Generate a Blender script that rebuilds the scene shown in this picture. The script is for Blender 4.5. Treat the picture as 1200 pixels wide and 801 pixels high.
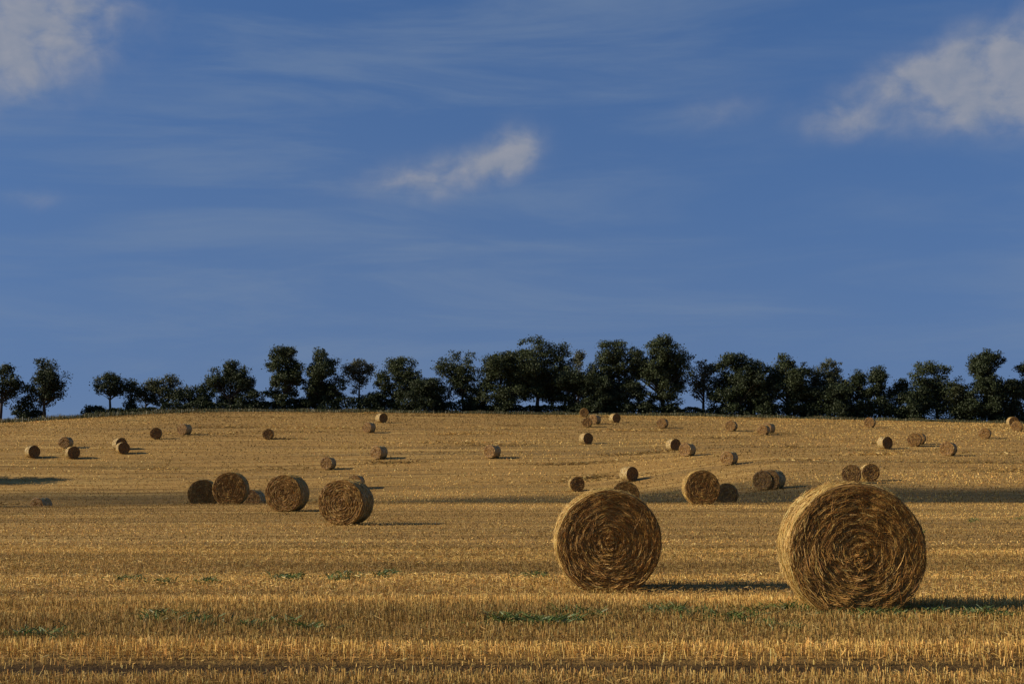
import bpy, math
import numpy as np
from mathutils import Vector

for o in list(bpy.data.objects):
    bpy.data.objects.remove(o, do_unlink=True)
scene = bpy.context.scene
COL = scene.collection

# ------------------------------------------------------------------ camera
EYE = 1.6
F = 1667.0                       # focal length in photo pixels (50 mm on 36 mm, 1200 px wide)
PITCH = math.atan(155.5 / F)
cam_d = bpy.data.cameras.new('camera')
cam_d.lens = 50.0
cam_d.sensor_width = 36.0
cam_d.clip_start = 0.1
cam_d.clip_end = 12000.0
cam = bpy.data.objects.new('camera', cam_d)
COL.objects.link(cam)
cam.location = (0, 0, EYE)
cam.rotation_euler = (math.pi / 2 + PITCH, 0, 0)
scene.camera = cam

# ------------------------------------------------------------------ sun, sky, exposure
SUN_EL = math.radians(26.0)
SUN_BACK = math.radians(9.0)     # the sun stands left and a little behind the camera
SUN = np.array([-math.cos(SUN_EL) * math.cos(SUN_BACK), -math.cos(SUN_EL) * math.sin(SUN_BACK), math.sin(SUN_EL)])
sd = bpy.data.lights.new('sun', 'SUN')
sd.energy = 4.2
sd.angle = math.radians(0.5)
sd.color = (1.0, 0.87, 0.68)
sun = bpy.data.objects.new('sun', sd)
COL.objects.link(sun)
sun.location = (-60, -20, 40)
sun.rotation_euler = Vector(SUN).to_track_quat('Z', 'Y').to_euler()

scene.view_settings.view_transform = 'Standard'
scene.view_settings.look = 'None'
scene.view_settings.gamma = 1.0
scene.view_settings.use_curve_mapping = False
scene.view_settings.exposure = 0.6
SKY_STRENGTH = 0.05


def px_dir(px, py):
    xc = (px - 600.0) / F
    yc = (400.5 - py) / F
    return np.array([xc, math.cos(PITCH) - yc * math.sin(PITCH), math.sin(PITCH) + yc * math.cos(PITCH)])


class NT:
    """small helper for node trees"""
    def __init__(self, tree):
        self.t = tree
        self.n = tree.nodes
        self.l = tree.links

    def node(self, kind, **kw):
        nd = self.n.new(kind)
        for k, v in kw.items():
            setattr(nd, k, v)
        return nd

    def put(self, sock, v):
        if isinstance(v, bpy.types.NodeSocket):
            self.l.new(v, sock)
        elif isinstance(v, (tuple, list)) and sock.type == 'RGBA' and len(v) == 3:
            sock.default_value = (*v, 1)
        else:
            sock.default_value = v

    def math(self, op, a, b=0.0, c=0.0, clamp=False):
        nd = self.node('ShaderNodeMath', operation=op)
        nd.use_clamp = clamp
        for s, v in zip(nd.inputs, (a, b, c)):
            self.put(s, v)
        return nd.outputs[0]

    def step(self, v, lo, hi):
        nd = self.node('ShaderNodeMapRange', interpolation_type='SMOOTHSTEP')
        self.put(nd.inputs[0], v)
        nd.inputs[1].default_value = lo
        nd.inputs[2].default_value = hi
        return nd.outputs[0]

    def mix(self, f, a, b, blend='MIX'):
        nd = self.node('ShaderNodeMix', data_type='RGBA', blend_type=blend)
        self.put(nd.inputs[0], f)
        self.put(nd.inputs[6], a)
        self.put(nd.inputs[7], b)
        return nd.outputs[2]

    def noise(self, vec, scale, detail=4.0, rough=0.55, dist=0.0):
        nd = self.node('ShaderNodeTexNoise')
        if vec is not None:
            self.l.new(vec, nd.inputs['Vector'])
        nd.inputs['Scale'].default_value = scale
        nd.inputs['Detail'].default_value = detail
        nd.inputs['Roughness'].default_value = rough
        nd.inputs['Distortion'].default_value = dist
        return nd.outputs['Fac']

    def scaled(self, vec, s, loc=(0, 0, 0)):
        nd = self.node('ShaderNodeMapping')
        self.l.new(vec, nd.inputs[0])
        nd.inputs['Location'].default_value = loc
        nd.inputs['Scale'].default_value = s
        return nd.outputs[0]


world = bpy.data.worlds.new('World')
scene.world = world
world.use_nodes = True
W = NT(world.node_tree)
W.n.clear()
out = W.node('ShaderNodeOutputWorld')
bg = W.node('ShaderNodeBackground')
W.l.new(bg.outputs[0], out.inputs[0])
tc = W.node('ShaderNodeTexCoord')
sep = W.node('ShaderNodeSeparateXYZ')
W.l.new(tc.outputs['Generated'], sep.inputs[0])
dx, dy, dz = sep.outputs
# clear dry air: the deep blue reaches low towards the horizon
zz = W.math('MULTIPLY_ADD', dz, 0.55, 0.30)
comb = W.node('ShaderNodeCombineXYZ')
W.l.new(dx, comb.inputs[0]); W.l.new(dy, comb.inputs[1]); W.l.new(zz, comb.inputs[2])
nrm = W.node('ShaderNodeVectorMath', operation='NORMALIZE')
W.l.new(comb.outputs[0], nrm.inputs[0])
sky = W.node('ShaderNodeTexSky', sky_type='NISHITA')
sky.sun_disc = False
sky.sun_elevation = SUN_EL
sky.sun_rotation = math.radians(270) - SUN_BACK
sky.altitude = 200
sky.air_density = 1.0
sky.dust_density = 0.6
sky.ozone_density = 2.0
W.l.new(nrm.outputs[0], sky.inputs[0])
az = W.math('MULTIPLY', W.math('ARCTAN2', dx, dy), 57.2958)
el = W.math('MULTIPLY', W.math('ARCSINE', dz), 57.2958)
pc = W.node('ShaderNodeCombineXYZ')
W.l.new(az, pc.inputs[0]); W.l.new(el, pc.inputs[1])
P = pc.outputs[0]


def sky_blob(px, py, wpx, hpx, tilt=0.0, amp=1.0):
    """soft cloud body centred on one direction of the sky"""
    a0 = math.degrees(math.atan((px - 600) / F))
    d = px_dir(px, py)
    e0 = math.degrees(math.asin(d[2] / np.linalg.norm(d)))
    w, h = math.degrees(wpx / F), math.degrees(hpx / F)
    ct, st = math.cos(math.radians(tilt)), math.sin(math.radians(tilt))
    da = W.math('SUBTRACT', az, a0)
    de = W.math('SUBTRACT', el, e0)
    u = W.math('MULTIPLY_ADD', da, ct / w, W.math('MULTIPLY', de, st / w))
    v = W.math('MULTIPLY_ADD', da, -st / h, W.math('MULTIPLY', de, ct / h))
    q = W.math('ADD', W.math('MULTIPLY', u, u), W.math('MULTIPLY', v, v))
    return W.math('MULTIPLY', W.math('POWER', 2.718, W.math('MULTIPLY', q, -1.0)), amp)


blobs = None
for args in [(30, 20, 120, 62, 12, 1.15), (-60, 60, 120, 60, 0, 1.0),
             (602, 178, 36, 28, 35, 1.3), (555, 197, 66, 25, 14, 0.72), (480, 211, 84, 27, 6, 0.72),
             (1165, 80, 105, 46, 18, 1.0), (1075, 88, 80, 26, 10, 0.8), (1180, 130, 90, 30, 0, 0.8), (1280, 70, 110, 60, 0, 1.1),
             (990, 142, 52, 22, 0, 0.85), (850, 130, 60, 24, 10, 0.48), (30, 232, 32, 14, 0, 0.60)]:
    b = sky_blob(*args)
    blobs = b if blobs is None else W.math('ADD', blobs, b)
n1 = W.noise(W.scaled(P, (1.0, 1.35, 1)), 0.55, 8, 0.55, 0.25)
n2 = W.noise(W.scaled(P, (0.035, 0.05, 1), (3.1, 7.7, 0)), 1.0, 3, 0.5)
far_bias = W.math('MULTIPLY', W.step(n2, 0.60, 0.72), 0.55)      # more scattered cloud round the rest of the sky
body = W.math('MULTIPLY', W.math('ADD', blobs, far_bias), W.math('MULTIPLY_ADD', n1, 2.3, -0.22))
puff = W.math('MULTIPLY', W.step(body, 0.0, 1.6), 0.88)
streak = W.noise(W.scaled(P, (0.06, 0.42, 1)), 1.0, 7, 0.6, 0.5)
n3 = W.noise(W.scaled(P, (0.05, 0.09, 1), (1.7, 2.3, 0)), 1.0, 2, 0.5)
cirrus = W.math('MULTIPLY', W.step(streak, 0.40, 0.72), W.math('MULTIPLY', W.step(n3, 0.15, 0.60), 0.46))
# light modelling of the puffs: the side towards the sun is brighter
n1b = W.noise(W.scaled(P, (1.0, 1.35, 1), (-0.35, 0.3, 0)), 0.55, 8, 0.55, 0.25)
shade = W.math('MULTIPLY_ADD', W.math('SUBTRACT', n1, n1b), 1.6, 0.55, clamp=True)
ccol = W.mix(shade, (2.6, 3.2, 4.4), (4.4, 4.5, 5.1))
skyc = W.mix(1.0, sky.outputs[0], (0.62, 0.97, 1.42), 'MULTIPLY')
haze_low = W.math('MULTIPLY', W.math('POWER', 2.718, W.math('MULTIPLY', W.math('MAXIMUM', el, 0.0), -0.11)), W.math('MULTIPLY_ADD', n3, 0.7, 0.45))
skyc = W.mix(haze_low, skyc, (2.15, 2.95, 4.40))
skyc = W.mix(cirrus, skyc, (2.5, 3.4, 4.9))
skyc = W.mix(puff, skyc, ccol)
W.l.new(skyc, bg.inputs['Color'])
bg.inputs['Strength'].default_value = SKY_STRENGTH

# ------------------------------------------------------------------ helpers
rng = np.random.default_rng(7)


def smooth(a, b, x):
    t = np.clip((np.asarray(x, float) - a) / (b - a), 0, 1)
    return t * t * (3 - 2 * t)


def mesh_quads(name, co, quads, col=None, mat=None, flat=True):
    me = bpy.data.meshes.new(name)
    co = np.ascontiguousarray(co, dtype=np.float32)
    quads = np.ascontiguousarray(quads, dtype=np.int32)
    me.vertices.add(len(co)); me.vertices.foreach_set('co', co.ravel())
    k = quads.shape[1]
    me.loops.add(quads.size); me.loops.foreach_set('vertex_index', quads.ravel())
    me.polygons.add(len(quads))
    me.polygons.foreach_set('loop_start', np.arange(0, quads.size, k, dtype=np.int32))
    me.polygons.foreach_set('loop_total', np.full(len(quads), k, dtype=np.int32))
    me.polygons.foreach_set('use_smooth', np.full(len(quads), not flat, dtype=bool))
    if col is not None:
        at = me.color_attributes.new('tint', 'FLOAT_COLOR', 'POINT')
        c4 = np.ones((len(co), 4), np.float32); c4[:, :3] = col
        at.data.foreach_set('color', c4.ravel())
    me.update(calc_edges=True)
    if mat:
        me.materials.append(mat)
    return me


def link(name, data, parent=None, **props):
    o = bpy.data.objects.new(name, data)
    COL.objects.link(o)
    if parent is not None:
        o.parent = parent
    for k, v in props.items():
        o[k] = v
    return o


def join(parts):
    """parts: list of (co, quads, col) -> one"""
    cs, qs, ks, off = [], [], [], 0
    for c, q, k in parts:
        cs.append(c); qs.append(q + off); ks.append(np.broadcast_to(k, c.shape)); off += len(c)
    return np.concatenate(cs), np.concatenate(qs), np.concatenate(ks)


_perm = np.random.default_rng(3).random((256, 256))


def vnoise(x, y):
    """tiling value noise, 0..1"""
    xi = np.floor(x).astype(int); yi = np.floor(y).astype(int)
    fx = x - xi; fy = y - yi
    fx = fx * fx * (3 - 2 * fx); fy = fy * fy * (3 - 2 * fy)
    a = _perm[xi % 256, yi % 256]; b = _perm[(xi + 1) % 256, yi % 256]
    c = _perm[xi % 256, (yi + 1) % 256]; d = _perm[(xi + 1) % 256, (yi + 1) % 256]
    return (a * (1 - fx) + b * fx) * (1 - fy) + (c * (1 - fx) + d * fx) * fy


def fbm(x, y, o=4):
    s = 0; a = 0.5; t = 0
    for i in range(o):
        s = s + a * vnoise(x * 2 ** i + 17 * i, y * 2 ** i + 31 * i); t += a; a *= 0.5
    return s / t


def tint_material(name, rough=0.8, transl=0.0, noise_amp=0.25, noise_scale=30.0, spec=0.15, bump=0.0):
    m = bpy.data.materials.new(name)
    m.use_nodes = True
    T = NT(m.node_tree)
    T.n.clear()
    o = T.node('ShaderNodeOutputMaterial')
    at = T.node('ShaderNodeAttribute', attribute_name='tint')
    tcn = T.node('ShaderNodeTexCoord')
    nz = T.noise(tcn.outputs['Object'], noise_scale, 3, 0.6)
    f = T.math('MULTIPLY_ADD', nz, 2 * noise_amp, 1 - noise_amp)
    vm = T.node('ShaderNodeVectorMath', operation='SCALE')
    T.l.new(at.outputs['Color'], vm.inputs[0]); T.l.new(f, vm.inputs['Scale'])
    p = T.node('ShaderNodeBsdfPrincipled')
    T.l.new(vm.outputs[0], p.inputs['Base Color'])
    p.inputs['Roughness'].default_value = rough
    p.inputs['Specular IOR Level'].default_value = spec
    if bump:
        bn = T.node('ShaderNodeBump')
        bn.inputs['Strength'].default_value = bump
        bn.inputs['Distance'].default_value = 0.02
        T.l.new(nz, bn.inputs['Height']); T.l.new(bn.outputs[0], p.inputs['Normal'])
    sh = p.outputs[0]
    if transl:
        tr = T.node('ShaderNodeBsdfTranslucent')
        T.l.new(vm.outputs[0], tr.inputs['Color'])
        mx = T.node('ShaderNodeMixShader')
        mx.inputs[0].default_value = transl
        T.l.new(sh, mx.inputs[1]); T.l.new(tr.outputs[0], mx.inputs[2])
        sh = mx.outputs[0]
    T.l.new(sh, o.inputs[0])
    return m


M_STRAW = tint_material('straw', 0.6, 0.12, 0.2, 25, 0.25)
M_ROLL = tint_material('packed_straw', 0.8, 0.0, 0.45, 40, 0.1, 0.6)
M_STUBBLE = tint_material('stubble_stalks', 0.65, 0.2, 0.2, 3, 0.2)
M_LEAF = tint_material('foliage', 0.6, 0.22, 0.3, 0.6, 0.25)
M_BARK = tint_material('bark', 0.9, 0.0, 0.4, 4, 0.1, 0.4)
M_WEED = tint_material('weed_leaves', 0.5, 0.25, 0.25, 8, 0.3)

# ------------------------------------------------------------------ terrain
YS = np.arange(-300, 6000, 1.0)


def profile(pts):
    y, z = np.array(pts).T
    d = np.interp(YS, y, z)
    k = np.exp(-np.linspace(-2, 2, 13) ** 2); k /= k.sum()
    pad = np.concatenate([np.full(6, d[0]), d, np.full(6, d[-1])])
    sm = np.convolve(pad, k, 'valid')
    return sm


TOP = [(180, 5.45), (197, 7.2), (215, 8.78), (238, 10.6), (262, 12.25), (275, 12.6), (300, 12.1), (420, 6), (1000, -12), (6000, -80)]
PC = profile([(-300, 0), (40, 0), (48, .03), (55, .14), (61, .36), (65, .32), (72, .02), (80, -.28), (95, -.6), (110, -.75), (122, -.72),
              (132, -.5), (140, -.04), (147, .94), (155, 2.15), (165, 3.47)] + TOP)
PR = profile([(-300, 0), (40, 0), (48, .03), (55, .14), (61, .36), (65, .3), (72, .04), (84, -.27), (92, -.05), (104, .55), (115, 1.15),
              (130, 1.95), (147, 3.3), (165, 4.5)] + [(180, 5.8)] + TOP[1:])
PL = profile([(-300, 0), (40, 0), (48, .03), (55, .05), (61, .0), (65, -.06), (72, -.25), (90, -1.05), (110, -1.75), (125, -1.85), (135, -1.3),
              (145, -.15), (155, 1.4), (165, 3.0)] + TOP)


def slope_at(py):
    d = px_dir(600, py)
    return d[2] / d[1]


EDGE_Y = 262.0
_rx = np.array([-600, -120, 0, 50, 110, 200, 280, 400, 600, 800, 1000, 1200, 1350, 1900])
_ry = np.array([520, 501, 495.5, 493.5, 489.5, 484, 482.3, 483, 485.3, 487.5, 492, 496.5, 499, 508])
_rz = np.array([EYE + slope_at(v) * EDGE_Y for v in _ry]) - np.interp(EDGE_Y, YS, PC)


def terrain(x, y):
    x = np.asarray(x, float); y = np.asarray(y, float)
    c, r, l = np.interp(y, YS, PC), np.interp(y, YS, PR), np.interp(y, YS, PL)
    wr = smooth(4, 28, x); wl = smooth(4, 40, -x)
    z = c + (r - c) * wr + (l - c) * wl
    rx = (_rx - 600) / F * EDGE_Y
    z = z + np.interp(x, rx, _rz) * smooth(175, 255, y)
    z = z + (fbm(x / 9 + 5, y / 5, 3) - 0.5) * 0.16 * smooth(70, 140, y)
    z = z + (fbm(x / 3 + 9, y / 0.9, 3) - 0.5) * 0.05
    return z


def hit(px, py, y0=6.0, y1=290.0):
    d = px_dir(px, py)
    yy = np.arange(y0, y1, 0.05)
    zz_ = EYE + d[2] / d[1] * yy
    xx = d[0] / d[1] * yy
    under = zz_ <= terrain(xx, yy)
    if not under.any():
        return None
    i = int(np.argmax(under))
    return float(xx[i]), float(yy[i])


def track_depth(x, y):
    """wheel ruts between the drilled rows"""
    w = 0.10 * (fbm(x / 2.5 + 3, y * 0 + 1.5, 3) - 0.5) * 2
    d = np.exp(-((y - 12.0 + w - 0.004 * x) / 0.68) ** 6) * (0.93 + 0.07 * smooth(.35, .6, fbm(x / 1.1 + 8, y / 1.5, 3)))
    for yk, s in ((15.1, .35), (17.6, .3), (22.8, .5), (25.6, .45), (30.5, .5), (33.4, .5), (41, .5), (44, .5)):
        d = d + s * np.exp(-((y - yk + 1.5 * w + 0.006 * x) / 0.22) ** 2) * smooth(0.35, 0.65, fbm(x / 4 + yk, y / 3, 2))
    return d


xs = np.unique(np.concatenate([np.linspace(-5000, -400, 14), np.linspace(-400, -130, 40), np.linspace(-130, 130, 330),
                               np.linspace(130, 400, 40), np.linspace(400, 5000, 14)]))
ys = np.unique(np.concatenate([np.linspace(-290, 5, 20), np.linspace(5, 10, 15), np.linspace(10, 20, 130), np.linspace(20, 75, 230),
                               np.linspace(75, 300, 380), np.linspace(300, 700, 40), np.linspace(700, 5900, 20)]))
X, Y = np.meshgrid(xs, ys)
RUT_SHADE = np.clip(track_depth(X, Y), 0, 1) * (Y < 60)
Z = terrain(X, Y) - 0.07 * np.clip(track_depth(X, Y), 0, 1) * (Y < 60)
nx, ny = len(xs), len(ys)
idx = np.arange(nx * ny).reshape(ny, nx)
q = np.stack([idx[:-1, :-1], idx[:-1, 1:], idx[1:, 1:], idx[1:, :-1]], -1).reshape(-1, 4)

m = bpy.data.materials.new('stubble_field')
m.use_nodes = True
T = NT(m.node_tree); T.n.clear()
mo = T.node('ShaderNodeOutputMaterial')
pr = T.node('ShaderNodeBsdfPrincipled')
T.l.new(pr.outputs[0], mo.inputs[0])
g = T.node('ShaderNodeTexCoord').outputs['Object']
rows = T.noise(T.scaled(g, (0.03, 0.9, 0.2)), 1.0, 6, 0.65, 0.3)        # long streaks left by the harvest
rows2 = T.noise(T.scaled(g, (0.012, 0.22, 0.05), (4, 9, 0)), 1.0, 4, 0.6, 0.4)
fine = T.noise(T.scaled(g, (2.2, 5.0, 2)), 1.0, 4, 0.7)
grain = T.noise(T.scaled(g, (14, 18, 14)), 1.0, 3, 0.7)
patch = T.noise(T.scaled(g, (0.03, 0.06, 0.05), (11, 3, 0)), 1.0, 4, 0.6)
c = T.mix(T.step(fine, 0.30, 0.70), (0.21, 0.117, 0.034), (0.40, 0.242, 0.074))
c = T.mix(T.math('MULTIPLY', T.step(rows, 0.52, 0.68), 0.7), c, (0.54, 0.360, 0.120))
c = T.mix(T.math('MULTIPLY', T.step(rows, 0.48, 0.34), 0.75), c, (0.125, 0.078, 0.025))
c = T.mix(T.math('MULTIPLY', T.step(rows2, 0.48, 0.34), 0.55), c, (0.16, 0.105, 0.042))
c = T.mix(T.math('MULTIPLY', T.step(patch, 0.55, 0.72), 0.22), c, (0.13, 0.12, 0.045))
c = T.mix(T.math('MULTIPLY', T.step(grain, 0.45, 0.25), 0.5), c, (0.085, 0.052, 0.022))
rut_shade = T.node('ShaderNodeAttribute', attribute_name='tint')
c = T.mix(T.math('MULTIPLY', rut_shade.outputs['Fac'], 1.0), c, (0.032, 0.020, 0.010))     # bare soil in the ruts, darkened to paint in their inner shade
T.l.new(c, pr.inputs['Base Color'])
pr.inputs['Roughness'].default_value = 0.9
pr.inputs['Specular IOR Level'].default_value = 0.05
bmp = T.node('ShaderNodeBump')
bmp.inputs['Strength'].default_value = 0.7
bmp.inputs['Distance'].default_value = 0.06
T.l.new(T.math('ADD', fine, grain), bmp.inputs['Height'])
T.l.new(bmp.outputs[0], pr.inputs['Normal'])
field = link('field', mesh_quads('field', np.stack([X, Y, Z], -1).reshape(-1, 3), q, np.repeat(RUT_SHADE.reshape(-1, 1), 3, 1), m, flat=False), kind='structure')
field['label'] = 'harvested golden stubble field rolling up to the tree line'


# ------------------------------------------------------------------ ribbons (stalks, straws, leaves)
def ribbons(points, wdir, width, col, taper=0.6):
    """points N,K,3 centre lines; wdir N,3 or N,K,3; width N -> quads"""
    n, k, _ = points.shape
    if wdir.ndim == 2:
        wdir = wdir[:, None, :]
    prof = np.ones(k)
    prof[0] = taper; prof[-1] = taper
    off = wdir * (0.5 * width[:, None, None] * prof[None, :, None])
    co = np.stack([points - off, points + off], 2).reshape(-1, 3)
    base = (np.arange(n) * 2 * k)[:, None] + (np.arange(k - 1) * 2)[None]
    qd = np.stack([base, base + 1, base + 3, base + 2], -1).reshape(-1, 4)
    cc = np.repeat(col, 2 * k, axis=0)
    return co, qd, cc


def unit(v):
    return v / np.maximum(np.linalg.norm(v, axis=-1, keepdims=True), 1e-9)


STRAWS = np.array([(0.42, 0.265, 0.070), (0.49, 0.320, 0.095), (0.35, 0.200, 0.048), (0.29, 0.150, 0.038), (0.58, 0.420, 0.160), (0.20, 0.115, 0.032)])


def straw_cols(n, p, jit=0.15, r=rng):
    c = STRAWS[r.choice(len(STRAWS), n, p=p)]
    hue = r.standard_normal((n, 1))        # some stalks redder, some greener
    c = c * (1 + hue * np.array([.05, -.03, -.03]))
    return np.clip(c * (1 + jit * r.standard_normal((n, 1))), 0.02, 0.8)


def sample_view(n, y0, y1, margin=0.42, r=rng):
    """points spread evenly over the field between two distances, a little wider than the view"""
    y = np.sqrt(r.random(n) * (y1 * y1 - y0 * y0) + y0 * y0)
    x = (r.random(n) * 2 - 1) * margin * y
    return x, y


def stubble_part(n, y0, y1, h, w, rowed=True, lying=0.25, lean=0.25, tone=1.0):
    x, y = sample_view(n, y0, y1)
    if rowed:
        s = 0.135
        y = np.round(y / s) * s + rng.normal(0, 0.022, n)
    y = y + 0.004 * x
    tr = np.clip(track_depth(x, y), 0, 1)
    keep = rng.random(n) > 0.985 * tr
    dens = fbm(x / 1.3, y / 0.5 + 40, 3)
    keep &= rng.random(n) < 0.45 + 1.1 * dens
    x, y, tr = x[keep], y[keep], tr[keep]
    n = len(x)
    z = terrain(x, y) - 0.07 * tr * (y < 60)
    lie = rng.random(n) < lying
    band = fbm(x / 6 + 20, y / 0.8, 3)
    hh = h * rng.uniform(0.6, 1.15, n) * (0.75 + 0.5 * band) * (1 - 0.6 * tr)
    ang = rng.uniform(0, 2 * np.pi, n)
    ln = np.abs(rng.normal(0, lean, n))
    d = np.stack([np.cos(ang) * ln, np.sin(ang) * ln, np.ones(n)], -1)
    dl = np.stack([np.cos(ang), np.sin(ang), rng.uniform(0.02, 0.35, n)], -1)
    d = unit(np.where(lie[:, None], dl, d))
    p0 = np.stack([x, y, z - 0.01 + np.where(lie, rng.uniform(0.02, 0.09, n), 0)], -1)
    ends = p0 + d * hh[:, None]
    pts = np.stack([p0, ends], 1)
    side = rng.uniform(0, 2 * np.pi, n)
    wd = np.stack([np.cos(side), np.sin(side), np.zeros(n)], -1)
    wd = unit(wd - d * (wd * d).sum(-1, keepdims=True) * 0.9)
    c = straw_cols(n, [.33, .26, .19, .11, .05, .06], .11)
    bd = fbm(x / 16 + 60, y / (0.16 + 0.011 * y) + 9, 4)
    c = c * (0.52 + 1.02 * smooth(.22, .78, bd))[:, None] * tone
    return ribbons(pts, wd, w * rng.uniform(0.6, 1.4, n), c, 0.8)


sp = join([stubble_part(185000, 9.6, 18, 0.125, 0.0065, lying=0.3),
           stubble_part(170000, 18, 32, 0.075, 0.010, lying=0.5, lean=.45),
           stubble_part(170000, 32, 70, 0.06, 0.019, rowed=False, lying=0.6, lean=.5)])
link('stubble', mesh_quads('stubble', *sp[:2], sp[2], M_STUBBLE), kind='stuff',
     label='cut straw stubble standing in rows across the near field')
sp = join([stubble_part(70000, 70, 150, 0.14, 0.065, rowed=False, lying=0.5, lean=0.5, tone=.9),
           stubble_part(90000, 150, 262, 0.15, 0.11, rowed=False, lying=0.55, lean=0.5, tone=.85)])
link('hill_stubble', mesh_quads('hill_stubble', *sp[:2], sp[2], M_STUBBLE), kind='stuff',
     label='short straw stubble covering the far hillside')

# loose straw swaths left on the hillside and in the near field
parts = []
for i in range(60):
    yk = rng.uniform(125, 258); xk = rng.uniform(-0.4, 0.4) * yk
    n = int(rng.uniform(120, 420)); L = rng.uniform(1.0, 6.0)
    x = xk + rng.normal(0, L, n); y = yk + rng.normal(0, 0.35, n)
    a = rng.uniform(0, 2 * np.pi, n)
    d = unit(np.stack([np.cos(a), np.sin(a), rng.uniform(-.2, .5, n)], -1))
    p0 = np.stack([x, y, terrain(x, y) + np.abs(rng.normal(0, 0.10, n)) + 0.03], -1)
    ps = np.stack([p0, p0 + d * rng.uniform(.2, .5, n)[:, None]], 1)
    c = straw_cols(n, [.2, .2, .25, .1, .15, .1]) * (0.6 if i % 3 else 1.15)
    parts.append(ribbons(ps, unit(rng.standard_normal((n, 3))), rng.uniform(.06, .14, n), c))
sp = join(parts)
link('loose_straw', mesh_quads('loose_straw', *sp[:2], sp[2], M_STUBBLE), kind='stuff',
     label='thin swaths of loose straw lying on the hillside')

# green weeds that come up between the rows
parts = []
patches = []
for x0, x1, py, n in [(735, 800, 722, 26), (800, 900, 726, 26), (900, 980, 722, 22), (975, 1045, 725, 26), (1040, 1110, 724, 16), (1120, 1195, 726, 22),
                      (560, 665, 737, 26), (180, 250, 735, 18), (250, 380, 742, 14), (130, 255, 685, 22), (255, 400, 680, 24), (400, 520, 677, 22),
                      (560, 660, 676, 9), (10, 60, 752, 14), (1100, 1200, 612, 14), (1060, 1160, 628, 8), (870, 930, 742, 6), (640, 700, 726, 12)]:
    for k in range(int(n * (1.0 if py > 715 else 0.5))):
        if k % 4 == 0:
            cx_, cy_ = rng.uniform(x0, x1), py + rng.normal(0, 3.0)
        h_ = hit(cx_ + rng.normal(0, 5.0), cy_ + rng.normal(0, 1.2))
        patches.append(h_)
for (x, y) in patches:
    n = int(rng.uniform(14, 46)); s = rng.uniform(.05, .16)
    xx = x + rng.normal(0, s, n); yy = y + rng.normal(0, s * .7, n)
    a = rng.uniform(0, 2 * np.pi, n)
    L = rng.uniform(.05, .15, n) * (1.3 if y < 18 else 1.0)
    d = unit(np.stack([np.cos(a), np.sin(a), rng.uniform(.5, 2.6, n)], -1))
    p0 = np.stack([xx, yy, terrain(xx, yy)], -1)
    p1 = p0 + d * (L * .6)[:, None]
    p2 = p1 + unit(d + np.array([0, 0, -.7])) * (L * .5)[:, None]
    c = np.array([0.070, 0.108, 0.028]) * rng.uniform(.6, 1.5, (n, 1)) + np.array([.03, .015, 0]) * rng.random((n, 1))
    w = unit(np.cross(d, rng.standard_normal((n, 3))))
    parts.append(ribbons(np.stack([p0, p1, p2], 1), w, rng.uniform(.010, .024, n), c, .35))
sp = join(parts)
link('weeds', mesh_quads('weeds', *sp[:2], sp[2], M_WEED), kind='stuff',
     label='low green weeds growing in patches between the stubble rows')


# ------------------------------------------------------------------ straw bales
def face_relief(r, th, seed):
    """depth of the wound layers on an end of the bale (metres, outwards)"""
    sp_ = r + 0.085 * th / (2 * np.pi)
    wob = (fbm(np.cos(th) * 1.6 + seed, np.sin(th) * 1.6 + r * 3, 3) - 0.5)
    lay = np.sin(2 * np.pi * (sp_ / 0.085 + wob * 1.3))
    lump = fbm(np.cos(th) * r * 7 + seed * 3, np.sin(th) * r * 7, 4) - 0.5
    return 0.008 * lay * (0.4 + 1.2 * vnoise(np.cos(th) * 3 + seed, np.sin(th) * 3 + r * 9)) + 0.055 * lump + 0.015 * wob


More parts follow.
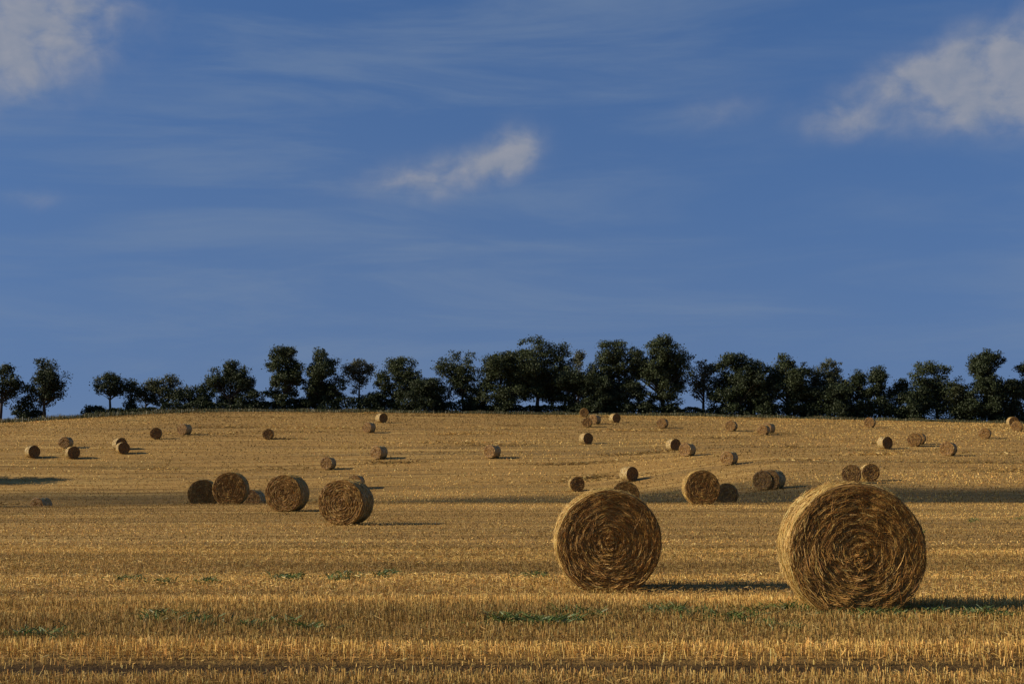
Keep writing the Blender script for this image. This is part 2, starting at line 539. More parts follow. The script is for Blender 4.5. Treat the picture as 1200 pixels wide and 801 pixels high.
def bale_parts(seed, n_face, n_side, seg, rings, sw, end_tone=1.0, R=0.75, WID=1.22):
    r_ = np.random.default_rng(seed)
    round_e = 0.035

    def rad(th, y):     # not quite round, a little slumped
        return R * (1 + 0.012 * np.sin(2 * th + seed) + 0.016 * (fbm(np.cos(th) * 2 + seed, np.sin(th) * 2 + y * 1.5, 3) - 0.5)) \
            - 0.006 * np.sin(y * 34) * vnoise(th * 2 + 7, y * 4 + seed)

    def settle(co):     # bottom pressed flat by its own weight
        z = co[..., 2]
        b = -R + 0.075
        co[..., 2] = np.where(z < b, b + (z - b) * 0.25, z)
        co[..., 2] += R * 0.955
        return co

    def rim(r, th, y=0):
        """how far an end face falls back near its edge"""
        t = np.clip((r - (rad(th, y) - round_e)) / round_e, 0, 1)
        return round_e * (1 - np.sqrt(np.clip(1 - t * t, 0, 1)))

    res = {}
    # side
    th = np.linspace(0, 2 * np.pi, seg, endpoint=False)
    yy = np.linspace(-WID / 2 + round_e, WID / 2 - round_e, max(6, rings))
    TH, YY = np.meshgrid(th, yy)
    RR = rad(TH, YY)
    co = np.stack([RR * np.cos(TH), YY, RR * np.sin(TH)], -1).reshape(-1, 3)
    ii = np.arange(len(yy) * seg).reshape(len(yy), seg)
    qd = np.stack([ii[:-1], np.roll(ii[:-1], -1, 1), np.roll(ii[1:], -1, 1), ii[1:]], -1).reshape(-1, 4)
    tone = 0.65 + 0.6 * fbm(TH * 9, YY * 40, 3).reshape(-1, 1)
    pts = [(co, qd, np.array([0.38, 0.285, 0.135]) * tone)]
    if n_side:
        t0 = r_.uniform(0, 2 * np.pi, n_side); y0 = r_.uniform(-WID / 2 + .03, WID / 2 - .03, n_side)
        L = r_.uniform(.08, .30, n_side)
        t = np.linspace(-.5, .5, 4)[None]
        ta = t0[:, None] + t * (L / R)[:, None]
        ya = y0[:, None] + t * (L * r_.normal(0, .28, n_side))[:, None]
        ya = np.clip(ya, -WID / 2 + .03, WID / 2 - .03)
        edge = round_e - np.clip(WID / 2 - np.abs(ya), 0, round_e)
        ra = rad(ta, ya) - edge * edge / round_e * .8 + r_.uniform(.001, .012, n_side)[:, None] \
            + (np.abs(t) * 2) ** 2 * np.where(r_.random(n_side) < .12, r_.uniform(0, .04, n_side), 0)[:, None]
        P3 = np.stack([ra * np.cos(ta), ya, ra * np.sin(ta)], -1)
        roll = r_.normal(0, .5, n_side)[:, None, None]
        nrm_ = np.stack([np.cos(ta), 0 * ta, np.sin(ta)], -1)
        wd = unit(np.array([0, 1, 0]) * np.cos(roll) + nrm_ * np.sin(roll))
        c_ = straw_cols(n_side, [.26, .30, .10, .05, .25, .04], .15, r_)
        pts.append(ribbons(P3, wd, sw * r_.uniform(.6, 1.4, n_side), c_, .5))
    co, qd, cc = join(pts)
    res['side'] = (settle(co), qd, cc)

    # ends
    for name, sgn in (('front', -1), ('back', 1)):
        rr = np.linspace(0, 1, rings + 1)[1:] ** 0.9
        TH, U = np.meshgrid(th, rr)
        RR = U * (rad(TH, sgn * WID / 2) - 0.001)
        h = face_relief(RR, TH, seed + (sgn + 1)) * smooth(1.0, .82, U) - .012
        yv = sgn * (WID / 2 + h - rim(RR, TH, sgn * WID / 2))
        co = np.stack([RR * np.cos(TH), yv, RR * np.sin(TH)], -1).reshape(-1, 3)
        co = np.concatenate([co, [[0, sgn * (WID / 2 - .02), 0]]])
        ii = np.arange(rings * seg).reshape(rings, seg)
        qd = np.stack([ii[:-1], np.roll(ii[:-1], -1, 1), np.roll(ii[1:], -1, 1), ii[1:]], -1).reshape(-1, 4)
        if sgn > 0:
            qd = qd[:, ::-1]
        ctr = rings * seg
        k = np.arange(0, seg, 2)
        cap = np.stack([np.full(len(k), ctr), (k + 2) % seg, (k + 1) % seg, k], -1)
        if sgn > 0:
            cap = cap[:, ::-1]
        qd = np.concatenate([qd, cap])
        tone = 0.6 + 0.8 * fbm(TH * 6, RR * 45, 3).reshape(-1, 1)
        tone = np.concatenate([tone, [[1.0]]])
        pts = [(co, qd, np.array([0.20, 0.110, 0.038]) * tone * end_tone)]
        n = n_face if sgn < 0 else n_face // 3
        if n:
            r0 = np.sqrt(r_.random(n)) * (R - .012)
            t0 = r_.uniform(0, 2 * np.pi, n)
            # stalks gather on the crests of the wound layers
            keep = r_.random(n) < .6 + .4 * smooth(-.03, .03, face_relief(r0, t0, seed + (sgn + 1)))
            r0, t0 = r0[keep], t0[keep]; n = len(r0)
            L = r_.uniform(.06, .28, n) * np.clip(r0 / .25, .35, 1)
            t = np.linspace(-.5, .5, 4)[None]
            tilt = np.where(r_.random(n) < .82, r_.normal(0, .22, n), r_.normal(0, 1.1, n))
            ta = t0[:, None] + t * (L / np.maximum(r0, .06))[:, None]
            ra = np.clip(r0[:, None] + t * (L * tilt)[:, None], .004, R - .004)
            hb = face_relief(ra, ta, seed + (sgn + 1)) * smooth(1.0, .82, ra / R) - .012
            lift = r_.uniform(.0, .012, n)[:, None] + t * (L * r_.normal(0, .08, n))[:, None] \
                + np.where(r_.random(n) < .1, r_.uniform(0, .05, n), 0)[:, None] * (t + .5) ** 2
            ya = sgn * (WID / 2 + hb - rim(ra, ta, sgn * WID / 2) + lift)
            lim = rad(ta, sgn * WID / 2) - .003
            ra = np.minimum(ra, lim)
            P3 = np.stack([ra * np.cos(ta), ya, ra * np.sin(ta)], -1)
            er = np.stack([np.cos(ta), 0 * ta, np.sin(ta)], -1)
            roll = r_.normal(0, .5, n)[:, None, None]
            wd = unit(er * np.cos(roll) + np.array([0, 1, 0]) * np.sin(roll))
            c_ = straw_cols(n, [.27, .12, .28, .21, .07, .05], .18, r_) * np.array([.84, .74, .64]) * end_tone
            pts.append(ribbons(P3, wd, sw * r_.uniform(.5, 1.5, n), c_, .45))
        co, qd, cc = join(pts)
        res[name] = (settle(co), qd, cc)
    return {k_: mesh_quads('bale_' + k_, *v[:2], v[2], M_STRAW) for k_, v in res.items()}


BIG = [bale_parts(11, 36000, 9000, 120, 60, .0062), bale_parts(12, 26000, 7500, 120, 60, .0072)]
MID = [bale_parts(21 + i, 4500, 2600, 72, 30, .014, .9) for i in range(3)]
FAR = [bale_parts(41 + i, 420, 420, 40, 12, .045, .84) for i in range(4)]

# each bale: px of its middle, py of its foot (or distance Y and top row where a rise hides the foot), height in px,
#            turn against the line of sight (+ shows its right flank, - its left flank), mesh kind, label
G1, G2, G3 = 'round bales on the near field', 'round bales in the dip', 'round bales on the hillside'
BALES = [
    (993, 725, 157, -9.5, 'B0', 'largest and nearest round straw bale, at right in front', G1),
    (710, 694.5, 117.5, -4.5, 'B1', 'second largest round straw bale, left of the biggest one', G1),
    (406, 615, 54, 17.6, 'M0', 'round bale with long shadow on the near field, its face turned to the left', G1),
    (337, 599.5, 43.5, 17, 'M1', 'round bale standing just left of the bale with the long shadow', G1),
    (271, ('Y', 64), 39, 9, 'M2', 'shaded round bale overlapping another at its left, foot hidden by the rise', G2),
    (239, ('Y', 72), 34, 6, 'M0', 'leftmost shaded bale of the pair behind the rise', G2),
    (297, ('Y', 101), 25, 20, 'F0', 'low dark bale mostly hidden behind the right edge of the shaded pair', G2),
    (49, ('Y', 124), 20, 42, 'F1', 'half sunken bale alone in the hollow at far left', G2),
    (417.5, 573.5, 16, 20, 'F2', 'small dark bale peeking over the top of the long shadowed bale', G2),
    (37, 536.6, 14.5, -22, 'F0', 'leftmost bale of the photo, dark face and lit left rim', G3),
    (76, 525.5, 13.5, 28, 'F1', 'bale at left with lit face and dark right flank, behind its neighbour', G3),
    (84, 537.7, 14.5, -16, 'F2', 'dark faced bale at left standing in front of a lit one', G3),
    (139, 527, 14, -24, 'F3', 'rear bale of the overlapping pair below the group of small trees', G3),
    (143, 532, 14, -14, 'F0', 'front bale of the overlapping pair below the group of small trees', G3),
    (181.5, 514.5, 13.5, 6, 'F1', 'evenly brown bale high on the left slope', G3),
    (215, 509.5, 13.5, 36, 'F2', 'pale topped bale high on the left slope with dark right end', G3),
    (313.5, 515, 12.5, 6, 'F3', 'small brown bale alone below the tall oval tree', G3),
    (384.5, 550.5, 14.5, 26, 'F0', 'bale above the long shadowed bale, dark at its right flank', G3),
    (444, 538, 16, 38, 'F1', 'bale in mid slope with bright left face and black right flank', G3),
    (432, 507, 12.5, 35, 'F2', 'lower bale of the two just under the trees at centre left', G3),
    (446.5, 495.3, 11.5, -30, 'F3', 'upper bale of the two just under the trees at centre left', G3),
    (577, 537, 16, 36, 'F0', 'lone bale at the middle of the hillside', G3),
    (675.5, 576, 17.5, -8, 'F1', 'bale just above the left shoulder of the second largest bale', G3),
    (687, 520.3, 13, -30, 'F2', 'dark faced pale sided bale alone below the cluster of three', G3),
    (685, 488.6, 10.5, 0, 'F3', 'reddish topmost bale of the cluster against the dark hedge', G3),
    (688.5, 500.5, 11.5, 4, 'F0', 'front bale of the cluster near the hedge', G3),
    (697.5, 497, 11.5, 30, 'F1', 'right bale of the touching pair in the cluster near the hedge', G3),
    (721, 495.2, 11, -30, 'F2', 'bright sided bale near the hedge just right of the cluster', G3),
    (777, 501.7, 12, 16, 'F3', 'bale near the hedge below the tall tree right of centre', G3),
    (858, 505, 12.5, 16, 'F0', 'bale below the broad round dense tree', G3),
    (896, 509.7, 12, 20, 'F1', 'front bale of the overlapping pair high on the right slope', G3),
    (901.5, 508, 13, 28, 'F2', 'rear dark bale of the overlapping pair high on the right slope', G3),
    (789.5, 528.2, 14, -30, 'F3', 'dark faced left bale of the side by side pair in mid slope', G3),
    (806, 534.6, 16, 30, 'F0', 'lit right bale of the side by side pair in mid slope', G3),
    (855, 545, 16.5, 26, 'F1', 'bale with a clear shadow above the large bale at the foot of the slope', G3),
    (737, 564.5, 17.5, -38, 'F2', 'pale sided bale with black end right above the second largest bale', G3),
    (733, ('Y', 77), 32, 0, 'M1', 'dark bale in the shade partly hidden by the second largest bale', G2),
    (821, ('Y', 61.5), 41, -8, 'M2', 'mid sized bale with lit left rim at the edge of the shaded strip', G2),
    (851, ('Y', 90), 27, 0, 'F3', 'black shaded bale tucked behind the right edge of a mid sized bale', G2),
    (896, 574, 23, 18, 'F0', 'left bale of the shaded pair between the two big bales', G2),
    (906.5, 573, 23, 24, 'F1', 'right bale of the shaded pair between the two big bales', G2),
    (998, ('Y', 111), 22.5, 0, 'F2', 'dull bale peeping over the top of the biggest bale, left of two', G2),
    (1019, ('Y', 114), 20, -12, 'F3', 'bale peeping over the top of the biggest bale, right of two', G2),
    (1021, 501, 12, 10, 'F0', 'reddish brown bale close to the hedge at right', G3),
    (1038, 526, 14, -34, 'F1', 'bale at right with bright left side and black end', G3),
    (1073, 523, 16, 5, 'F2', 'front bale of the touching pair at right', G3),
    (1078.5, 520.5, 14, 12, 'F3', 'rear bale of the touching pair at right', G3),
    (1112.5, 534, 17, 16, 'F0', 'lowest bale on the right slope with a short dark shadow', G3),
    (1156, 514, 13, 9, 'F1', 'brown bale below the tall dark tree at far right', G3),
    (1189, 500, 12, -20, 'F2', 'rear pale bale of the pair at the right edge of the photo', G3),
    (1194, 505.6, 12.5, 5, 'F3', 'front bale of the pair at the right edge of the photo', G3),
]
BALE_LOG = []
for i, (px, foot, hpx, turn, kind, label, grp) in enumerate(BALES):
    near = kind[0] == 'B'
    if isinstance(foot, tuple):
        yb = float(foot[1]); xb = (px - 600) / F * yb * math.cos(PITCH)
    else:
        h_ = hit(px, foot, 8, 285)
        xb, yb = h_ if h_ else ((px - 600) / F * 266, 266.0)
        yb += 0.10 if near else 0.0
    dia = hpx * yb / F
    rad_ = 0.75
    s = min(max(dia / 1.5, 0.95), 1.14)
    yaw = math.atan((px - 600) / F) + math.radians(turn)       # 0 = end faces straight down the field to the camera
    # (xb, yb) is the foot of the visible end; the middle of the bale lies half a width behind it
    yb += math.cos(yaw) * 0.55 * s
    dr = px_dir(px, 560)
    xb = dr[0] / dr[1] * yb
    zb = float(terrain(xb, yb))
    e = link('straw_bale', None, None, label=label, category='bale', group=grp)
    e.location = (xb, yb, zb - 0.015)
    e.rotation_euler = (0, 0, -yaw)
    e.scale = (s, s, s)
    e.empty_display_size = 0.3
    meshes = {'B': BIG, 'M': MID, 'F': FAR}[kind[0]][int(kind[1])]
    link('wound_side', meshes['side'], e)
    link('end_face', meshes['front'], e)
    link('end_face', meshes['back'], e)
    BALE_LOG.append((label[:40], round(xb, 1), round(yb, 1), round(zb, 2), round(dia, 2)))


# ------------------------------------------------------------------ trees
def tube(p0, p1, r0, r1, seg=6, bend=0.0, r=rng, k=4):
    """tapered limb as rings"""
    t = np.linspace(0, 1, k)[:, None]
    ax = p1 - p0
    side = unit(np.cross(ax, r.standard_normal(3)))
    c = p0 + ax * t + side * (np.sin(t * np.pi) * bend * np.linalg.norm(ax)) + np.array([0, 0, 1]) * (np.sin(t * np.pi) * 0.06 * np.linalg.norm(ax[:2]))
    d = unit(ax)
    a = unit(np.cross(d, [0.31, 0.77, 0.2])); b = np.cross(d, a)
    th = np.arange(seg) / seg * 2 * np.pi
    ring = a * np.cos(th)[:, None] + b * np.sin(th)[:, None]
    rad_ = r0 + (r1 - r0) * t
    co = (c[:, None] + ring[None] * rad_[:, None]).reshape(-1, 3)
    ii = np.arange(k * seg).reshape(k, seg)
    qd = np.stack([ii[:-1], np.roll(ii[:-1], -1, 1), np.roll(ii[1:], -1, 1), ii[1:]], -1).reshape(-1, 4)
    return co, qd


def build_tree(name, label, px, top_py, y, wpx, bottom=0.22, shape=0.5, dens=1.0, hue=0, seed=0, lean=0.0, group='trees along the ridge',
               category='tree', trunk_px=None, world_xyz=None, leaf=0.32, height=None):
    r = np.random.default_rng(1000 + seed)
    if world_xyz is None:
        d = px_dir(px, top_py)
        x = d[0] / d[1] * y
        ztop = EYE + d[2] / d[1] * y
        zb = float(terrain(x, y))
        H = ztop - zb
        Wd = wpx / F * y
    else:
        x, y = world_xyz; zb = float(terrain(x, y)); H = height; Wd = wpx
    e = link(name, None, None, label=label, category=category, group=group)
    e.location = (x, y, zb - 0.05)
    Wd *= 1.15
    tx = 0.0 if trunk_px is None else (trunk_px - px) / F * y
    # crown of leaf clumps round the ends of limbs
    z0 = H * bottom
    ncl = int((34 + 1.7 * Wd * (H - z0)) * (0.6 + 0.5 * dens))
    cl = []

    def half(u):                  # envelope of the crown: widest at `shape`
        if u < shape:
            return math.sin(0.5 * math.pi * (0.35 + 0.65 * max(u, 0) / shape))
        return max(0, 1 - ((u - shape) / (1.0 - shape)) ** 1.8) ** 0.65
    hw = Wd * 0.5
    lob = [(0.0, 0.0, 0.80, 0.40), (0.0, 0.0, 0.5, 0.5)]      # x, y, height, radius (in half widths)
    for a0 in (0.0, math.pi):                                 # one lobe out to each side
        u = min(0.9, max(0.1, shape + r.normal(0, .12)))
        lob.append((math.cos(a0) * half(u) * r.uniform(.50, .68), r.uniform(-.3, .3), u, r.uniform(.34, .46)))
    for _ in range(int(4 + 10 * dens ** 1.5)):
        u = r.uniform(.04, .90); a0 = r.uniform(0, 2 * np.pi); q_ = half(u) * r.uniform(.35, .74)
        lob.append((math.cos(a0) * q_, math.sin(a0) * q_, u, r.uniform(.22, .42 + .06 * (dens > 1))))
    lob = np.array(lob)
    pr_ = lob[:, 3] ** 2; pr_ /= pr_.sum()
    while len(cl) < ncl:
        k = r.choice(len(lob), p=pr_)
        v = unit(r.standard_normal(3)) * r.random() ** .4
        x_ = (lob[k, 0] + v[0] * lob[k, 3]) * hw; y_ = (lob[k, 1] + v[1] * lob[k, 3]) * hw * .9
        z_ = z0 + lob[k, 2] * (H - z0) + v[2] * lob[k, 3] * hw * 1.05
        if z_ < z0 * .8 + .2 or z_ > H - .45 or abs(x_) > hw * 1.08:
            continue
        cl.append((x_ + lean * z_, y_, z_))
    cl.append((r.normal(0, .3) + lean * H, 0, H - .5))
    cl = np.array(cl)
    cr = r.uniform(0.42, 1.15, len(cl)) * (0.75 + 0.04 * Wd)
    # leaves
    per = (66 * dens * cr ** 1.6 + 16).astype(int)
    ci = np.repeat(np.arange(len(cl)), per)
    n = len(ci)
    v = unit(r.standard_normal((n, 3))) * (r.random(n) ** 0.45)[:, None]
    pos = cl[ci] + v * cr[ci][:, None] * np.array([1.05, 1.05, 0.72])
    # a few twigs reach out of the outline
    st = r.random(n) < 0.09
    pos[st] += v[st] * r.uniform(.2, .9, (int(st.sum()), 1))
    pos[:, 2] = np.clip(pos[:, 2], 0.1, H + 0.1)
    nr = unit(v + np.array([0, 0, .5]) + 0.9 * r.standard_normal((n, 3)))
    a = unit(np.cross(nr, r.standard_normal((n, 3))))
    b = np.cross(nr, a)
    s = leaf * r.uniform(.5, 1.25, n)[:, None]
    co = np.stack([pos - a * s * .5, pos + b * s * .36, pos + a * s * .6, pos - b * s * .36], 1).reshape(-1, 3)
    qd = np.arange(n * 4).reshape(n, 4)
    base = np.array([(0.040, 0.051, 0.018), (0.030, 0.040, 0.015), (0.056, 0.062, 0.025), (0.078, 0.080, 0.042)])[hue]
    tone = r.uniform(.75, 1.3, len(cl))[ci] * r.uniform(.7, 1.35, n)
    colr = np.repeat(base * tone[:, None], 4, axis=0)
    # trunk and limbs
    tp = []
    r0 = 0.024 * H + 0.02
    fork = np.array([tx * .6, 0, max(H * bottom * 1.0, H * .22)])
    top = np.array([lean * H * .8, 0, H * 0.9])
    tp.append(tube(np.array([tx, 0, -0.3]), fork, r0 * 1.25, r0 * .85, 8, 0.02, r))
    tp.append(tube(fork, top, r0 * .85, r0 * .12, 7, 0.04, r, 6))
    order = np.argsort(-np.linalg.norm(cl[:, :2], axis=1))
    for j in order[:int(14 + 1.2 * H)]:
        c_ = cl[j]
        u = np.clip((c_[2] - np.hypot(c_[0], c_[1]) * .8 - fork[2]) / (top[2] - fork[2]), 0.0, 0.9)
        p0 = fork + (top - fork) * u
        tp.append(tube(p0, c_, r0 * (.42 - .3 * u), r0 * .07, 5, r.uniform(-.1, .1), r))
    tc_, tq, _ = join([(c_, q_, np.zeros(3)) for c_, q_ in tp])
    link('trunk', mesh_quads('trunk', tc_, tq, np.tile(np.array([0.060, 0.048, 0.036]), (len(tc_), 1)), M_BARK, False), e)
    link('crown', mesh_quads('crown', co, qd, colr, M_LEAF), e)
    return e


# px, top row, distance, width px, crown bottom, widest point, density, hue, trunk px, name, label
TREES = [
    (6, 425, 268, 40, .34, .45, .75, 1, 1.5, 'field_tree', 'tree cut by the left edge of the photo with bare lower trunk'),
    (52, 419, 268, 52, .26, .50, .85, 1, 54, 'field_tree', 'lollipop shaped tree standing free near the left edge'),
    (33, 462, 269, 34, .02, .40, .8, 1, None, 'bush', 'scrubby bush at the foot of the free standing tree at left'),
    (129, 435, 269, 35, .38, .55, .8, 1, 130, 'field_tree', 'slim tree with thin bare trunk at left end of the tree group'),
    (154, 443, 271, 30, .16, .55, .6, 1, None, 'field_tree', 'thin crowned tree second from the left end of the tree group'),
    (171, 447, 273, 24, .10, .55, .6, 1, None, 'field_tree', 'small narrow tree third from the left end of the tree group'),
    (192, 437, 271, 38, .20, .60, .7, 2, None, 'field_tree', 'airy round topped tree in the small group at left'),
    (217, 452, 270, 26, .06, .55, .8, 1, None, 'bush', 'low round bush left of a broader bush in the gap at left'),
    (236, 448, 270, 32, .06, .60, .9, 1, None, 'bush', 'broader dark bush leaning against the pointed tree at left'),
    (270, 421, 269, 52, .10, .42, 1.1, 1, None, 'field_tree', 'pointed broad based tree at left of the tall oval tree'),
    (296, 453, 268, 32, .02, .40, .9, 1, None, 'bush', 'small bush right beside the pointed tree'),
    (333, 404, 268, 44, .12, .50, 1.25, 0, 334, 'field_tree', 'tall oval tree standing alone with short trunk'),
    (380, 407, 269, 50, .06, .38, 1.2, 0, None, 'field_tree', 'tall egg shaped tree right of the lone oval tree'),
    (421, 420, 272, 38, .22, .62, .5, 3, 421, 'field_tree', 'pale see through tree between two dense ones at centre left'),
    (466, 417, 269, 52, .08, .48, 1.1, 0, None, 'field_tree', 'dense domed tree right of the pale see through tree'),
    (498, 443, 267, 66, .02, .35, 1.2, 1, None, 'bush', 'big dark spreading bush left of the forked tree'),
    (536, 410, 270, 48, .20, .62, .7, 0, 546, 'field_tree', 'open branched forked tree with visible limbs left of centre'),
    (588, 413, 268, 64, .03, .42, 1.2, 0, None, 'field_tree', 'broad dense tree leafy to the ground at the centre'),
    (632, 392, 270, 76, .20, .58, 1.1, 0, 629, 'field_tree', 'tallest spreading tree at the centre with clear trunk'),
    (677, 409, 284, 24, .15, .45, .6, 3, None, 'field_tree', 'narrow pale tree behind the hedge right of the tallest tree'),
    (673, 431, 268, 54, .02, .40, 1.1, 1, None, 'field_tree', 'low dark tree filling the gap right of the tallest tree'),
    (721, 398, 270, 64, .08, .55, 1.1, 0, 727, 'field_tree', 'tall broad tree left of its equally tall neighbour'),
    (776, 392, 269, 64, .14, .52, 1.15, 0, 776, 'field_tree', 'tall full tree with drooping right branches right of centre'),
    (823, 419, 272, 36, .22, .58, .5, 3, 824, 'field_tree', 'pale thin leaved tree in the gap right of centre'),
    (867, 412, 268, 68, .02, .45, 1.35, 1, None, 'field_tree', 'broad round very dense tree leafy to the ground'),
    (922, 414, 269, 54, .10, .50, 1.1, 0, None, 'field_tree', 'domed tree right of the broad round dense tree'),
    (971, 419, 271, 50, .15, .58, .8, 2, None, 'field_tree', 'lighter airy crowned tree on the right side'),
    (1004, 432, 270, 30, .02, .45, .9, 1, None, 'field_tree', 'small spiky topped tree left of the twin topped one'),
    (1029, 428, 269, 40, .02, .45, 1.0, 1, None, 'field_tree', 'bushy tree with pointed tip in the dark mass at right'),
    (1054, 442, 271, 26, .02, .40, .9, 1, None, 'field_tree', 'short narrow tree at right end of the dark mass'),
    (984, 449, 267, 56, .01, .40, 1.2, 1, None, 'bush', 'wide dark bush under the lighter airy tree'),
    (1094, 422, 270, 58, .10, .58, .9, 0, 1098, 'field_tree', 'rounded open tree left of the tall dark one at right'),
    (1068, 452, 268, 40, .01, .45, 1.0, 1, None, 'bush', 'low dark bush left of the rounded open tree'),
    (1124, 450, 268, 36, .01, .50, 1.0, 2, None, 'bush', 'greenish bush between the open tree and the tall dark tree'),
    (1158, 408, 269, 50, .06, .62, 1.3, 1, None, 'field_tree', 'tall dark blocky tree near the right edge'),
    (1187, 442, 268, 24, .01, .30, 1.1, 1, None, 'field_tree', 'short conical tree near the right edge'),
    (112, 474, 270, 26, .01, .45, .8, 1, None, 'bush', 'tiny bush at the left foot of the slim bare trunked tree'),
    (352, 466, 270, 34, .01, .45, .9, 1, None, 'bush', 'low bush between the lone oval tree and the egg shaped tree'),
    (438, 458, 268, 36, .01, .40, 1.0, 1, None, 'bush', 'dark bush left of the dense domed tree'),
    (560, 452, 269, 40, .01, .40, 1.0, 1, None, 'bush', 'dark bush between the forked tree and the broad dense tree'),
    (700, 440, 267, 44, .01, .40, 1.1, 1, None, 'bush', 'dark bush under the left side of the tall broad tree'),
    (748, 446, 267, 40, .01, .40, 1.1, 1, None, 'bush', 'dark bush between the two tall trees right of centre'),
    (894, 446, 268, 44, .01, .45, 1.1, 1, None, 'bush', 'dark bush between the round dense tree and the domed tree'),
    (948, 452, 268, 40, .01, .45, 1.1, 1, None, 'bush', 'dark bush at the right foot of the domed tree'),
    (1142, 456, 267, 36, .01, .45, 1.0, 1, None, 'bush', 'dark bush at the left foot of the tall dark blocky tree'),
    (1172, 452, 267, 36, .01, .45, 1.0, 1, None, 'bush', 'dark bush at the right foot of the tall dark blocky tree'),
    (1203, 421, 270, 36, .10, .60, 1.0, 1, None, 'field_tree', 'tree cut by the right edge of the photo'),
]
for i, (px, tpy, y, w, bot, sh, de, hue, tpx, nm, lab) in enumerate(TREES):
    cat = 'tree' if nm == 'field_tree' else 'bush'
    build_tree(nm, lab, px, tpy, y, w, bot, sh, de, hue, i, 0.02 * math.sin(i * 2.4), 'trees along the ridge' if cat == 'tree' else 'bushes along the ridge', cat, tpx)
# trees that stand left of the picture and throw the shadows seen at its left edge
build_tree('field_tree', 'tree left of the picture throwing the upper shadow at the left edge', 0, 0, 0, 8, .2, .5, .9, 0, 91,
           world_xyz=(-72, 149), height=12.0, group='trees beside the hollow')
build_tree('field_tree', 'tree left of the picture throwing the lower shadow at the left edge', 0, 0, 0, 8, .2, .5, .9, 0, 92,
           world_xyz=(-62, 128), height=10.0, group='trees beside the hollow')

# hedges between the trees: low and dense, one per stretch
HEDGES = [(108, 190, 478, 'thin low hedge under the small trees at left'),
          (185, 300, 471, 'hedge between the small tree group and the pointed tree'),
          (285, 345, 470, 'low hedge between the pointed tree and the lone oval tree'),
          (372, 450, 464, 'dark hedge below the pale see through tree at centre left'),
          (440, 560, 470, 'dark hedge below the spreading bush left of centre'),
          (555, 700, 475, 'hedge below the tallest tree at the centre'),
          (690, 800, 473, 'hedge under the two tall trees right of centre'),
          (775, 850, 476, 'low trimmed looking hedge in the gap right of centre'),
          (840, 960, 472, 'dark hedge under the broad round dense tree'),
          (945, 1075, 468, 'dark hedge under the airy tree at right'),
          (1060, 1210, 470, 'dark hedge running out of the photo at right')]
for i, (x0, x1, tpy, lab) in enumerate(HEDGES):
    r = np.random.default_rng(300 + i)
    y = 266.5 + 0.6 * (i % 3)
    xm = (x0 + x1) / 2
    xw = (xm - 600) / F * y
    L = (x1 - x0) / F * y
    base = float(terrain(xw, y))
    e = link('hedge', None, None, label=lab, category='hedge', group='hedges between the trees')
    e.location = (xw, y, base)
    n = int(L * 330)
    lx = r.uniform(-L / 2, L / 2, n)
    ztop = EYE + slope_at(tpy) * y
    hgt = np.maximum(ztop - terrain(xw + lx, y) , 0.6) * (0.55 + 0.75 * fbm(lx / 2.2 + i * 9, lx * 0 + i, 3))
    ends = smooth(0, 1.5, L / 2 - np.abs(lx)) * .6 + .4
    lz = hgt * ends * r.random(n) ** .75
    ly = r.normal(0, .55, n) * (1.1 - .3 * lz / np.maximum(hgt, .1))
    pos = np.stack([lx, ly, lz + terrain(xw + lx, y + ly) - base], -1)
    nr = unit(r.standard_normal((n, 3)) + np.array([0, -.3, .5]))
    a = unit(np.cross(nr, r.standard_normal((n, 3)))); b = np.cross(nr, a)
    s = .34 * r.uniform(.5, 1.25, n)[:, None]
    co = np.stack([pos - a * s * .5, pos + b * s * .36, pos + a * s * .6, pos - b * s * .36], 1).reshape(-1, 3)
    colr = np.repeat(np.array([.028, .038, .014]) * r.uniform(.6, 1.5, (n, 1)), 4, axis=0)
    link('foliage', mesh_quads('foliage', co, np.arange(4 * n).reshape(n, 4), colr, M_LEAF), e)
    tp = []
    for sx in np.arange(-L / 2 + .5, L / 2 - .3, 1.1):
        z_ = float(terrain(xw + sx, y)) - base
        tp.append(tube(np.array([sx, 0, z_ - .2]), np.array([sx + r.normal(0, .2), r.normal(0, .2), z_ + 1.0]), .06, .02, 5, .05, r) + (np.array([.05, .04, .03]),))
    tc_, tq, tk = join(tp)
    link('stems', mesh_quads('stems', tc_, tq, tk, M_BARK, False), e, kind='stuff')

# rough grass on the field margin below the trees
n = 60000
x = rng.uniform(-125, 125, n); y = rng.normal(264.5, 1.5, n)
z = terrain(x, y)
hh = rng.uniform(.2, .75, n) * (.3 + 1.1 * fbm(x / 3, y / 2, 3)) * (1 + .5 * smooth(-50, -75, x))
a = rng.uniform(0, 2 * np.pi, n); ln = rng.uniform(0, .5, n)
d = unit(np.stack([np.cos(a) * ln, np.sin(a) * ln, np.ones(n)], -1))
p0 = np.stack([x, y, z - .02], -1)
wd = np.stack([np.cos(a + 1.3), np.sin(a + 1.3), 0 * a], -1)
c_ = np.where(rng.random((n, 1)) < .6, np.array([.050, .058, .022]), np.array([.14, .11, .045])) * rng.uniform(.6, 1.4, (n, 1))
sp = ribbons(np.stack([p0, p0 + d * hh[:, None]], 1), wd, rng.uniform(.06, .16, n), c_, .5)
link('margin_grass', mesh_quads('margin_grass', *sp[:2], sp[2], M_WEED), kind='stuff', label='rough dark grass along the upper edge of the field')

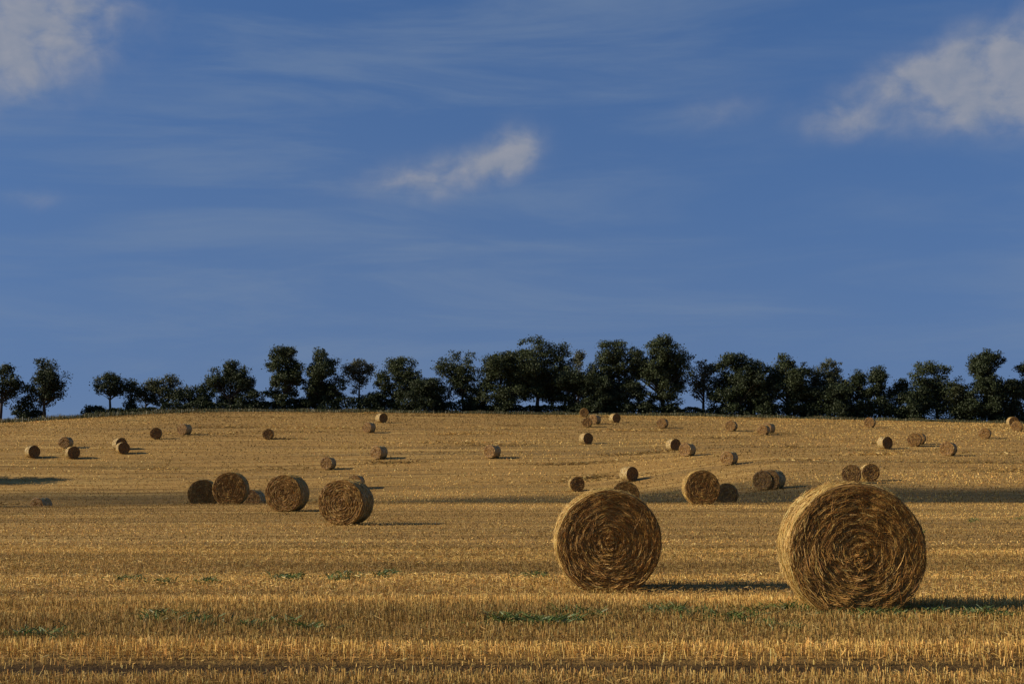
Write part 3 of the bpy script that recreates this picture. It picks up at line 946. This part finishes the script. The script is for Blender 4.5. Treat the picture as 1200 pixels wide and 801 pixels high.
# ------------------------------------------------------------------ unseen cloud added left of the view, shaped to shade dip and hollow
m = bpy.data.materials.new('shade_cloud')
m.use_nodes = True
T = NT(m.node_tree); T.n.clear()
mo = T.node('ShaderNodeOutputMaterial')
df = T.node('ShaderNodeBsdfDiffuse'); df.inputs[0].default_value = (.85, .86, .88, 1)
trp = T.node('ShaderNodeBsdfTransparent')
mxs = T.node('ShaderNodeMixShader'); mxs.inputs[0].default_value = 0.36
T.l.new(trp.outputs[0], mxs.inputs[1]); T.l.new(df.outputs[0], mxs.inputs[2])
T.l.new(mxs.outputs[0], mo.inputs[0])      # part of the sun passes; the mix sets how dark the shade falls
CLOUD_H = 300.0
LONG = CLOUD_H / math.tan(SUN_EL)


def puff_mesh(cx, cy, cz, rx, ry, rz, seed):
    th = np.linspace(0, 2 * np.pi, 20, endpoint=False); ph = np.linspace(.02, np.pi - .02, 11)
    TH, PH = np.meshgrid(th, ph)
    k = .75 + .5 * fbm(np.cos(TH) * np.sin(PH) * 2 + seed, np.sin(TH) * np.sin(PH) * 2 + np.cos(PH) * 2, 3)
    co = np.stack([cx + rx * k * np.cos(TH) * np.sin(PH), cy + ry * k * np.sin(TH) * np.sin(PH), cz + rz * k * np.cos(PH)], -1).reshape(-1, 3)
    ii = np.arange(11 * 20).reshape(11, 20)
    qd = np.stack([ii[:-1], np.roll(ii[:-1], -1, 1), np.roll(ii[1:], -1, 1), ii[1:]], -1).reshape(-1, 4)
    return co, qd


parts = []
# (x, y) on the ground to be shaded by each added puff, half lengths
for k, (gx, gy, rx, ry) in enumerate([(-15, 84, 12, 10), (-17, 71, 8, 6),
                                      (-6, 112, 13, 17), (4, 116, 12, 18), (13, 110, 12, 16), (6, 86, 9, 10), (22, 98, 12, 12), (33, 95, 12, 10), (14, 88, 8, 8),
                                      (46, 96, 13, 10), (60, 97, 13, 10), (74, 98, 13, 10), (-46, 141, 6, 4), (-38, 133, 6, 4), (-30, 140, 6, 4), (-33, 127, 6, 4), (-22, 133, 6, 4), (-48, 130, 6, 4)]):
    gz = float(terrain(gx, gy))
    off = (SUN / SUN[2]) * (CLOUD_H - gz)
    parts.append(puff_mesh(gx + off[0], gy + off[1], CLOUD_H, rx, ry, 5.0, k * 3.3))
co, qd, _ = join([(c_, q_, np.zeros(3)) for c_, q_ in parts])
link('cloud', mesh_quads('cloud', co, qd, None, m, False), kind='structure', label='unseen low white cloud added beyond the left of the view, shaped to shade the dip')

scene.render.engine = 'CYCLES'
scene.cycles.max_bounces = 4
scene.cycles.diffuse_bounces = 2
scene.cycles.transparent_max_bounces = 8
import os
if os.environ.get('BALE_LOG'):
    for b in BALE_LOG:
        print('BALE', b)
